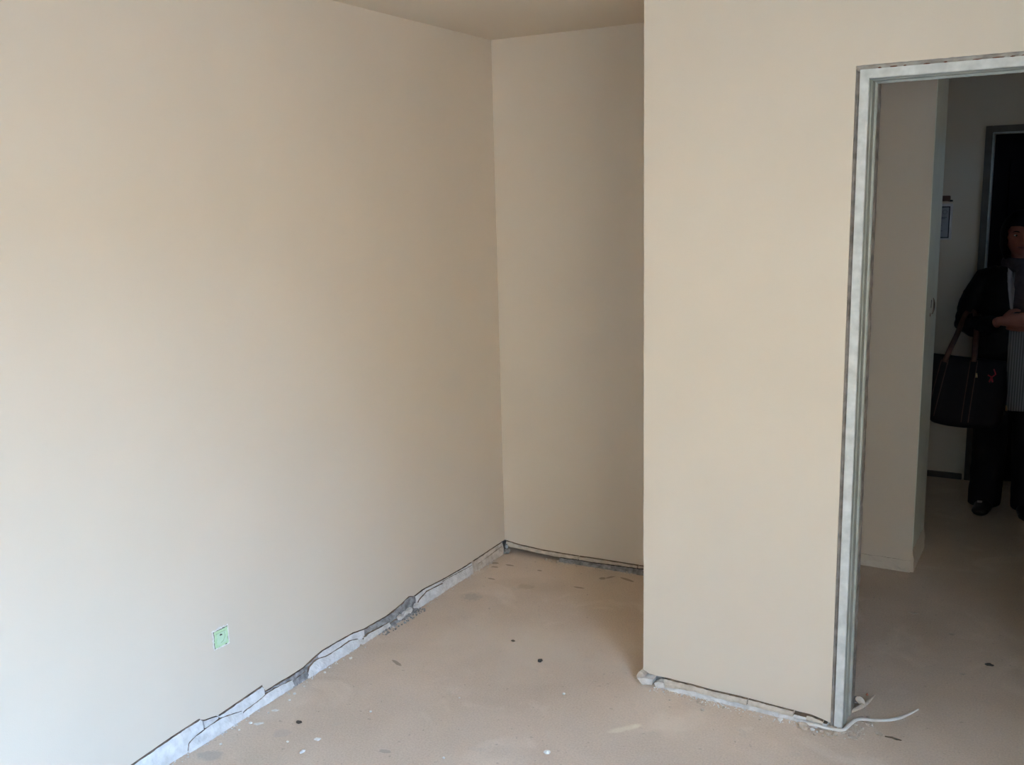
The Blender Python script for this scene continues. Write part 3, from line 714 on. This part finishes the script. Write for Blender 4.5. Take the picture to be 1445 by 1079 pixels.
tw = obj('twig', bm, mat('dark_twig', (.17, .13, .09), .9, .1, .3, 40), None, True); tw.location = (1.94, 3.02, 0); tag(tw, 'thin dark twig on the floor right of the door frame foot', 'twig')

ORD = ['first', 'second', 'third', 'fourth', 'fifth', 'sixth', 'seventh', 'eighth', 'ninth', 'tenth', 'eleventh']
def number(group, fmt, key):
    L = sorted([o for o in C.objects if o.get('group') == group], key=key)
    for i, o in enumerate(L): o['label'] = fmt.format(ORD[i])
number(gw, 'small white crumb beside the left wall strip, {} counted from the camera', lambda o: o.location.y)
number(go, 'tiny white crumb alone on the open floor, {} counted from the left', lambda o: o.location.x)
number(gt, 'tan crumb around the foot of the steel door frame, {} from the left', lambda o: o.location.x)
number(gp, 'pale tan crumb before the mortar strip of the pillar, {} from the left', lambda o: o.location.x)
number(gh, 'faint pale flake on the passage floor beyond the doorway, {} nearest', lambda o: o.location.y)

# ------------------------------------------------------------------ woman waiting in the dark room
PX, PY = 2.115, 5.66
M_skin = mat('skin', (.27, .098, .064), .5, .4, .1, 20); M_coat = mat('black_quilted_coat', (.008, .008, .010), .7, .2, .3, 40, bump=.3, bscale=60)
M_knit = mat('grey_ribbed_knit', (.20, .20, .21), .9, .1, .2, 20); M_scarf = mat('mauve_grey_scarf', (.075, .058, .062), .95, .1, .3, 40, bump=.6, bscale=140)
M_trou = mat('black_trousers', (.009, .008, .010), .8, .2, .2, 20); M_hair = mat('black_hair', (.005, .004, .005), .7, .15, .2, 60); M_shoe = mat('black_shoe_leather', (.010, .010, .010), .35, .5, .2, 30)
M_bag = mat('black_leather_bag', (.008, .005, .006), .7, .2, .3, 40); M_strap = mat('brown_leather_strap', (.095, .042, .028), .6, .35, .3, 40); M_brass = mat('brass', (.60, .45, .22), .3, .5, .1, 30, metallic=1.0)
M_lips = mat('lips', (.16, .05, .045), .5, .3, .1, 20); M_eye = mat('eye_white', (.35, .32, .30), .3, .5, .05, 20); M_iris = mat('dark_iris', (.012, .008, .006), .2, .5, .1, 20)
# fine vertical ribs of the knit
kn = M_knit.node_tree.nodes; kl = M_knit.node_tree.links
_t = [q for q in kn if q.type == 'TEX_COORD'][0]; _w = kn.new('ShaderNodeTexWave'); _w.bands_direction = 'X'; _w.inputs['Scale'].default_value = 26; _w.inputs['Distortion'].default_value = .3
kl.new(_t.outputs['Object'], _w.inputs['Vector']); _m = kn.new('ShaderNodeMix'); _m.data_type = 'RGBA'; kl.new(_w.outputs['Fac'], _m.inputs['Factor'])
_m.inputs['A'].default_value = (.10, .10, .105, 1); _m.inputs['B'].default_value = (.27, .265, .27, 1); kl.new(_m.outputs['Result'], kn['Principled BSDF'].inputs['Base Color'])

pr = empty('person', (PX, PY, 0)); tag(pr, 'woman in dark coat, grey knit and black trousers, hands clasped, in the dark room beyond', 'person')
HC = Vector((-.015, -.015, 1.475))       # centre of the head
def head_shape(bm):
    vs = ball(bm, (0, 0, 0), 1, 1, 1, sub=5)
    for v in vs:
        d = v.co.normalized(); x, y, z = d
        px, py, pz = x * .071, y * .090, z * .108
        if z < 0:                                    # jaw narrows to the chin
            k = -z; px *= 1 - .30 * k ** 1.6; py *= 1 - (.10 if y < 0 else .45) * k ** 1.4
        if y < 0:
            fx = px / .07; fz = pz / .108
            g = lambda cx, cz, sx, sz: math.exp(-((fx - cx) / sx) ** 2 - ((fz - cz) / sz) ** 2)
            py -= .021 * g(0, -.16, .17, .15) + .010 * g(0, .05, .12, .20)          # nose
            py += .010 * (g(.45, .06, .22, .12) + g(-.45, .06, .22, .12))           # eye sockets
            py -= .004 * (g(.45, .22, .40, .10) + g(-.45, .22, .40, .10))           # brows
            py -= .006 * (g(.60, -.22, .28, .22) + g(-.60, -.22, .28, .22))         # cheeks
            py -= .009 * g(0, -.46, .34, .10) - .005 * g(0, -.475, .30, .025)       # lips
            py -= .008 * g(0, -.82, .30, .16) - .004 * g(0, -.63, .35, .07)         # chin
        v.co = Vector((px, py, pz))
def hand(bm, M, s):
    """Palm, four bent fingers of unequal length and a thumb from the side; +x along the fingers, s mirrors the thumb side."""
    T = lambda p: M @ Vector(p)
    tube(bm, [T((-.035, 0, 0)), T((0, 0, 0)), T((.035, 0, s * .002)), T((.070, .002, 0)), T((.084, .004, 0))], [(.021, .017), (.026, .015), (.036, .014), (.037, .013), (.034, .010)], seg=14, up=M.to_3x3() @ Vector((0, 1, 0)))
    for k, (z, L) in enumerate(((.029, .068), (.0105, .076), (-.0085, .070), (-.027, .054))):
        z *= s; a = (.15, .75, 1.25); p = Vector((.078, .002, z)); pts = [p]
        for j, f in enumerate((.45, .32, .23)):
            p = p + Vector((math.cos(a[j]), math.sin(a[j]), 0)) * L * f; pts.append(p)
        tube(bm, [T(q) for q in pts], [.0088, .0085, .0076, .0060], seg=10)
    tube(bm, [T((.008, .004, s * .022)), T((.032, .010, s * .046)), T((.056, .022, s * .050)), T((.074, .034, s * .044))], [.0125, .0115, .0095, .0070], seg=10)

# body: one continuous surface
bm = bmesh.new()
loft(bm, [(0, 0, .76, .130, .095), (0, .005, .84, .158, .108), (0, .005, .92, .150, .100), (0, 0, 1.00, .128, .088), (0, -.005, 1.10, .138, .098), (0, -.008, 1.18, .150, .105), (0, 0, 1.26, .150, .080), (0, .008, 1.305, .090, .058)], 24)
tube(bm, [(0, .008, 1.26), (-.004, .004, 1.34), (-.010, .0, 1.42)], [.058, .048, .050], 16)
SH = {-1: [(-.135, .005, 1.262), (-.180, .015, 1.225), (-.238, .040, 1.09), (-.252, .045, 1.015), (-.195, -.05, 1.015), (-.085, -.190, 1.045)],
      1: [(.135, .005, 1.262), (.180, .015, 1.225), (.238, .040, 1.09), (.252, .045, 1.015), (.195, -.05, 1.015), (.095, -.178, 1.030)]}
for s in (-1, 1):
    tube(bm, SH[s], [.050, .050, .042, .038, .036, .026], 14)
    tube(bm, [(s * .080, 0, .84), (s * .090, -.005, .66), (s * .094, -.012, .46), (s * .094, .004, .33), (s * .094, .010, .085)], [.080, .074, .054, .052, .034], 16)
    tube(bm, [(s * .094, .025, .035), (s * .098, -.05, .035), (s * .104, -.125, .022)], [(.032, .032), (.038, .030), (.036, .016)], 14)
nh = len(bm.verts)
hb = bmesh.new(); head_shape(hb)
HM = Matrix.Translation(HC) @ Euler((math.radians(3), math.radians(3), math.radians(10))).to_matrix().to_4x4()
for v in hb.verts: v.co = HM @ v.co
for s in (-1, 1):
    ev = ball(hb, (0, 0, 0), .010, .018, .028, 2)
    for v in ev: v.co = HM @ (v.co + Vector((s * .072, .012, -.005)))
tmp = bpy.data.meshes.new('t'); hb.to_mesh(tmp); hb.free(); bm.from_mesh(tmp); bpy.data.meshes.remove(tmp)
def hand_matrix(w, fx, fy):
    fx = Vector(fx).normalized(); fy = Vector(fy); fy = (fy - fx * fy.dot(fx)).normalized(); fz = fx.cross(fy)
    M = Matrix.Identity(4)
    for i in range(3): M[i][0] = fx[i]; M[i][1] = fy[i]; M[i][2] = fz[i]
    M.translation = w; return M
hand(bm, hand_matrix((-.058, -.205, 1.056), (1, -.12, .10), (.12, 1, 0)), -1 if False else 1)
hand(bm, hand_matrix((.078, -.186, 1.034), (-1, -.06, .06), (-.1, 1, 0)), -1)
fuse('body', bm, .0042, M_skin, pr, 3)
def face_bit(name, p, rr, mt):
    bm = bmesh.new(); vs = ball(bm, (0, 0, 0), *rr, 2)
    for v in vs: v.co = HM @ (v.co + Vector(p))
    return obj(name, bm, mt, pr, True)
for s in (-1, 1):
    face_bit('eye', (s * .031, -.0705, .007), (.0115, .0075, .0044), M_eye); face_bit('iris', (s * .031, -.0775, .007), (.0048, .0026, .0043), M_iris)
    bm = bmesh.new(); tube(bm, [HM @ Vector((s * (.014 + .036 * i / 5), -.084 + .012 * (i / 5) ** 2, .023 + .005 * math.sin(math.pi * i / 5))) for i in range(6)], [.0015, .0028, .003, .0028, .002, .001], 6); obj('eyebrow', bm, M_hair, pr, True)
bm = bmesh.new(); tube(bm, [HM @ Vector((.022 * math.sin(q), -.096 + .014 * math.sin(q) ** 2, -.0505)) for q in (-1.3, -.7, 0, .7, 1.3)], [(.002, .001), (.005, .004), (.006, .005), (.005, .004), (.002, .001)], 8, up=(0, 0, 1)); obj('mouth', bm, M_lips, pr, True)
# hair: cap down to the brow and a bob to the collar, open over the face
bm = bmesh.new(); vs = ball(bm, (0, .004, .010), .090, .108, .118, 4)
kill = [v for v in vs if (v.co.y < -.025 and abs(v.co.x) < .068 and v.co.z < .052) or v.co.z < -.090]
bmesh.ops.delete(bm, geom=kill, context='VERTS')
for v in bm.verts:
    if v.co.z < -.03: v.co.x *= 1.02; v.co.z *= 1.45
    v.co = HM @ (v.co * (1 + .02 * nn(v.co.x * 60, v.co.y * 60, v.co.z * 14)))
h = obj('hair', bm, M_hair, pr, True); sm = h.modifiers.new('thick', 'SOLIDIFY'); sm.thickness = .014; sm.offset = 0
# knit dress
bm = bmesh.new(); loft(bm, [(0, 0, .575, .178, .120), (0, 0, .66, .178, .122), (0, .003, .84, .172, .120), (0, .002, .95, .158, .112), (0, -.004, 1.06, .146, .108), (0, -.010, 1.18, .158, .116), (0, 0, 1.26, .150, .088), (0, .006, 1.31, .075, .060)], 30)
kd = fuse('knit_dress', bm, .007, M_knit, pr, 3)
# coat: shell open in front, with sleeves
def arc_shell(bm, rings, t):
    seg = 30; O = []; I = []
    for (z, rx, ry, gl, gr) in rings:          # open between x = gl and x = gr at the front
        a0 = -math.pi / 2 + math.asin(max(-1, min(1, gr / rx))); a1 = 1.5 * math.pi - math.asin(max(-1, min(1, -gl / rx)))
        o = []; n = []
        for k in range(seg + 1):
            a = a0 + (a1 - a0) * k / seg
            o.append(bm.verts.new((rx * math.cos(a), ry * math.sin(a), z))); n.append(bm.verts.new(((rx - t) * math.cos(a), (ry - t) * math.sin(a), z)))
        O.append(o); I.append(n)
    for j in range(len(O) - 1):
        for k in range(seg):
            bm.faces.new((O[j][k], O[j][k + 1], O[j + 1][k + 1], O[j + 1][k])); bm.faces.new((I[j][k + 1], I[j][k], I[j + 1][k], I[j + 1][k + 1]))
        for k in (0, seg): bm.faces.new((O[j][k], I[j][k], I[j + 1][k], O[j + 1][k]) if k == 0 else (I[j][k], O[j][k], O[j + 1][k], I[j + 1][k]))
    for j in (0, len(O) - 1):
        for k in range(seg): bm.faces.new((O[j][k], I[j][k], I[j][k + 1], O[j][k + 1]))
bm = bmesh.new()
arc_shell(bm, [(.56, .205, .155, -.022, .075), (.70, .203, .152, -.026, .07), (.86, .198, .148, -.034, .06), (.98, .186, .140, -.036, .05), (1.08, .178, .136, -.034, .05), (1.18, .184, .138, -.048, .06), (1.25, .180, .116, -.062, .075), (1.295, .130, .092, -.066, .08), (1.33, .088, .082, -.060, .072)], .016)
for s in (-1, 1):
    tube(bm, [(s * .100, .006, 1.268), (s * .165, .012, 1.245), (s * .208, .022, 1.17), (s * .240, .036, 1.09), (s * .256, .045, 1.005), (s * .205, -.045, 1.000), (s * .135, -.135, 1.026), (s * .088, -.184, 1.040)], [.060, .068, .064, .060, .058, .056, .046, .038], 18)
def coat_fold(c):
    d = .004 * nn(c.x * 14, c.y * 14, c.z * 34) + .0025 * nn(c.x * 40, c.y * 40, c.z * 60)
    n = Vector((c.x, c.y, 0)); n = n.normalized() if n.length > 1e-4 else n
    return c + n * d
fuse('coat', bm, .007, M_coat, pr, 4, post=coat_fold)
bm = bmesh.new(); tube(bm, [(-.078, -.140, .592), (-.030, -.160, .600)][:1] + [(-.028, -.158, .600), (-.028, -.160, .575)][0:0] + [(-.026, -.157, .612), (-.025, -.159, .585)], .005, 8)
bm.free()
bm = bmesh.new(); tube(bm, [(-.020, -.158, .612), (-.019, -.160, .584)], [.0035, .0055], 8); obj('zip_pull', bm, M_brass, pr, True)
# scarf: loop round the neck and two tails
bm = bmesh.new()
tube(bm, [(.074 * math.cos(a), .006 + .070 * math.sin(a), 1.338 + .010 * math.sin(a)) for a in [2 * math.pi * k / 20 for k in range(21)]], [(.028, .036)] * 21, 12, up=(0, 0, 1))
tube(bm, [(.022, -.085, 1.315), (.026, -.124, 1.22), (.030, -.142, 1.14), (.032, -.142, 1.09)], [(.046, .018), (.056, .018), (.058, .016), (.056, .014)], 12, up=(0, 1, 0))
fuse('scarf', bm, .006, M_scarf, pr, 3)
bm = bmesh.new()
V = [(-.060, -.082, 1.315), (-.042, -.092, 1.300), (-.020, -.128, 1.21), (-.022, -.140, 1.11), (-.034, -.140, 1.115), (-.050, -.130, 1.21)]
f0 = [bm.verts.new((x, y - .020, z)) for x, y, z in V]; f1 = [bm.verts.new((x, y + .004, z)) for x, y, z in V]
bm.faces.new(f0); bm.faces.new(f1[::-1])
for k in range(6): bm.faces.new((f0[k], f0[(k + 1) % 6], f1[(k + 1) % 6], f1[k]))
obj('collar', bm, mat('pale_collar', (.30, .28, .28), .9, .1, .2, 30), pr)
# trousers: seat and two wide legs
bm = bmesh.new(); loft(bm, [(0, 0, .58, .160, .105), (0, .005, .80, .172, .115), (0, .005, .93, .150, .104)], 24)
for s in (-1, 1): loft(bm, [(s * .106, .018, .025, .082, .096), (s * .101, .012, .14, .082, .088), (s * .097, .0, .30, .084, .084), (s * .095, -.004, .46, .087, .086), (s * .088, 0, .64, .090, .095), (s * .080, .003, .80, .085, .10)], 22)
fuse('trousers', bm, .007, M_trou, pr, 3, post=lambda c: c + Vector((.005 * nn(c.x * 12, c.y * 12, c.z * 16), .005 * nn(c.y * 12, c.z * 15, c.x * 9), 0)))
for s in (-1, 1):
    bm = bmesh.new(); tube(bm, [(s * .094, .055, .030), (s * .096, .0, .036), (s * .102, -.075, .034), (s * .112, -.150, .024), (s * .115, -.172, .018)], [(.034, .030), (.042, .036), (.046, .034), (.042, .022), (.026, .014)], 16, up=(0, 0, 1))
    sh = fuse('shoe', bm, .005, M_shoe, pr, 3, post=lambda c: Vector((c.x, c.y, max(c.z, .001))))
    bm = bmesh.new(); add_box(bm, s * .118 - .012, s * .118 + .012, -.105, -.085, .058, .066); bmesh.ops.bevel(bm, geom=bm.edges[:], offset=.002, segments=1, affect='EDGES'); obj('buckle', bm, mat('steel_buckle', (.45, .45, .44), .35, .5, .1, 40), sh)

# bag hanging from her forearm
BX, BY = 1.910, 5.41
bag = empty('tote_bag', (BX, BY, .512)); tag(bag, 'large black tote bag with brown straps hanging from the woman\'s arm', 'bag')
bm = bmesh.new(); seg = 40; V = []
for i, z in enumerate((0, .02, .07, .16, .26, .32, .338)):
    hw = .176 + .012 * math.sin(math.pi * z / .34) if z > .01 else .160; dp = (.066, .074, .074, .062, .040, .022, .016)[i]
    ring = []
    for k in range(seg):
        a = 2 * math.pi * k / seg; ca, sa = math.cos(a), math.sin(a)
        x = hw * math.copysign(abs(ca) ** .45, ca); y = dp * math.copysign(abs(sa) ** .55, sa)
        sag = -.022 * (1 - (x / .19) ** 2) if z < .10 else .004 * nn(x * 20, z * 20) + (-.010 * (x / .18 + .3) if z > .3 else 0)
        ring.append(bm.verts.new((x + .004 * nn(x * 18, z * 18, 2), y + .006 * nn(x * 14, z * 14, y * 10), z + sag + .02)))
    V.append(ring)
for a, b in zip(V, V[1:]):
    for k in range(seg): bm.faces.new((a[k], a[(k + 1) % seg], b[(k + 1) % seg], b[k]))
bm.faces.new(V[0][::-1]); bm.faces.new(V[-1])
obj('bag_body', bm, M_bag, bag, True)
def ydepth(z): return -interp([(0, .076), (.09, .078), (.18, .064), (.28, .042), (.34, .024)], z)
def strap_band(pts, w, name, mt):
    bm = bmesh.new(); rows = []
    for i in range(13):
        t = i / 12; x = pts[0][0] + (pts[1][0] - pts[0][0]) * t; z = pts[0][1] + (pts[1][1] - pts[0][1]) * t; y = ydepth(z) - .004
        rows.append([bm.verts.new((x - w, y, z)), bm.verts.new((x + w, y, z)), bm.verts.new((x + w, y + .008, z)), bm.verts.new((x - w, y + .008, z))])
    for a, b in zip(rows, rows[1:]):
        for k in range(4): bm.faces.new((a[k], a[(k + 1) % 4], b[(k + 1) % 4], b[k]))
    bm.faces.new(rows[0]); bm.faces.new(rows[-1])
    return obj(name, bm, mt, bag)
for p in (((-.107, .34), (-.156, .05)), ((.030, .345), (.008, .03))):
    strap_band(p, .015, 'strap_band', M_bag)
    for s in (-1, 1): strap_band(((p[0][0] + s * .016, p[0][1]), (p[1][0] + s * .016, p[1][1])), .0022, 'stitching', M_strap)
for dy_ in (-.012, .012):
    bm = bmesh.new()
    pts = catmull([(-.107, -.026 + dy_, .33), (-.085, -.01 + dy_, .40), (-.070, .10 + dy_, .455), (-.058, .185 + dy_, .505), (-.040, .245 + dy_, .560), (-.005, .235 + dy_, .565), (.016, .160 + dy_, .510), (.026, .06 + dy_, .43), (.030, -.024 + dy_, .34)], 4)
    tube(bm, pts, [(.013, .004)] * len(pts), 10, up=(0, 1, .2)); obj('handle', bm, M_strap, bag, True)
bm = bmesh.new(); tube(bm, [(.046, -.052, .285), (.048, -.056, .262)], [.004, .006], 8); obj('brass_clip', bm, M_brass, bag, True)
bm = bmesh.new()
tube(bm, [(.125, -.050, .31), (.135, -.058, .285), (.118, -.062, .270), (.100, -.060, .280)], .0035, 6); tube(bm, [(.118, -.062, .270), (.108, -.066, .245)], .004, 6); tube(bm, [(.118, -.062, .270), (.124, -.066, .245)], .004, 6)
obj('red_ribbon', bm, mat('red_ribbon', (.40, .03, .05), .6, .3, .1, 30), bag, True)
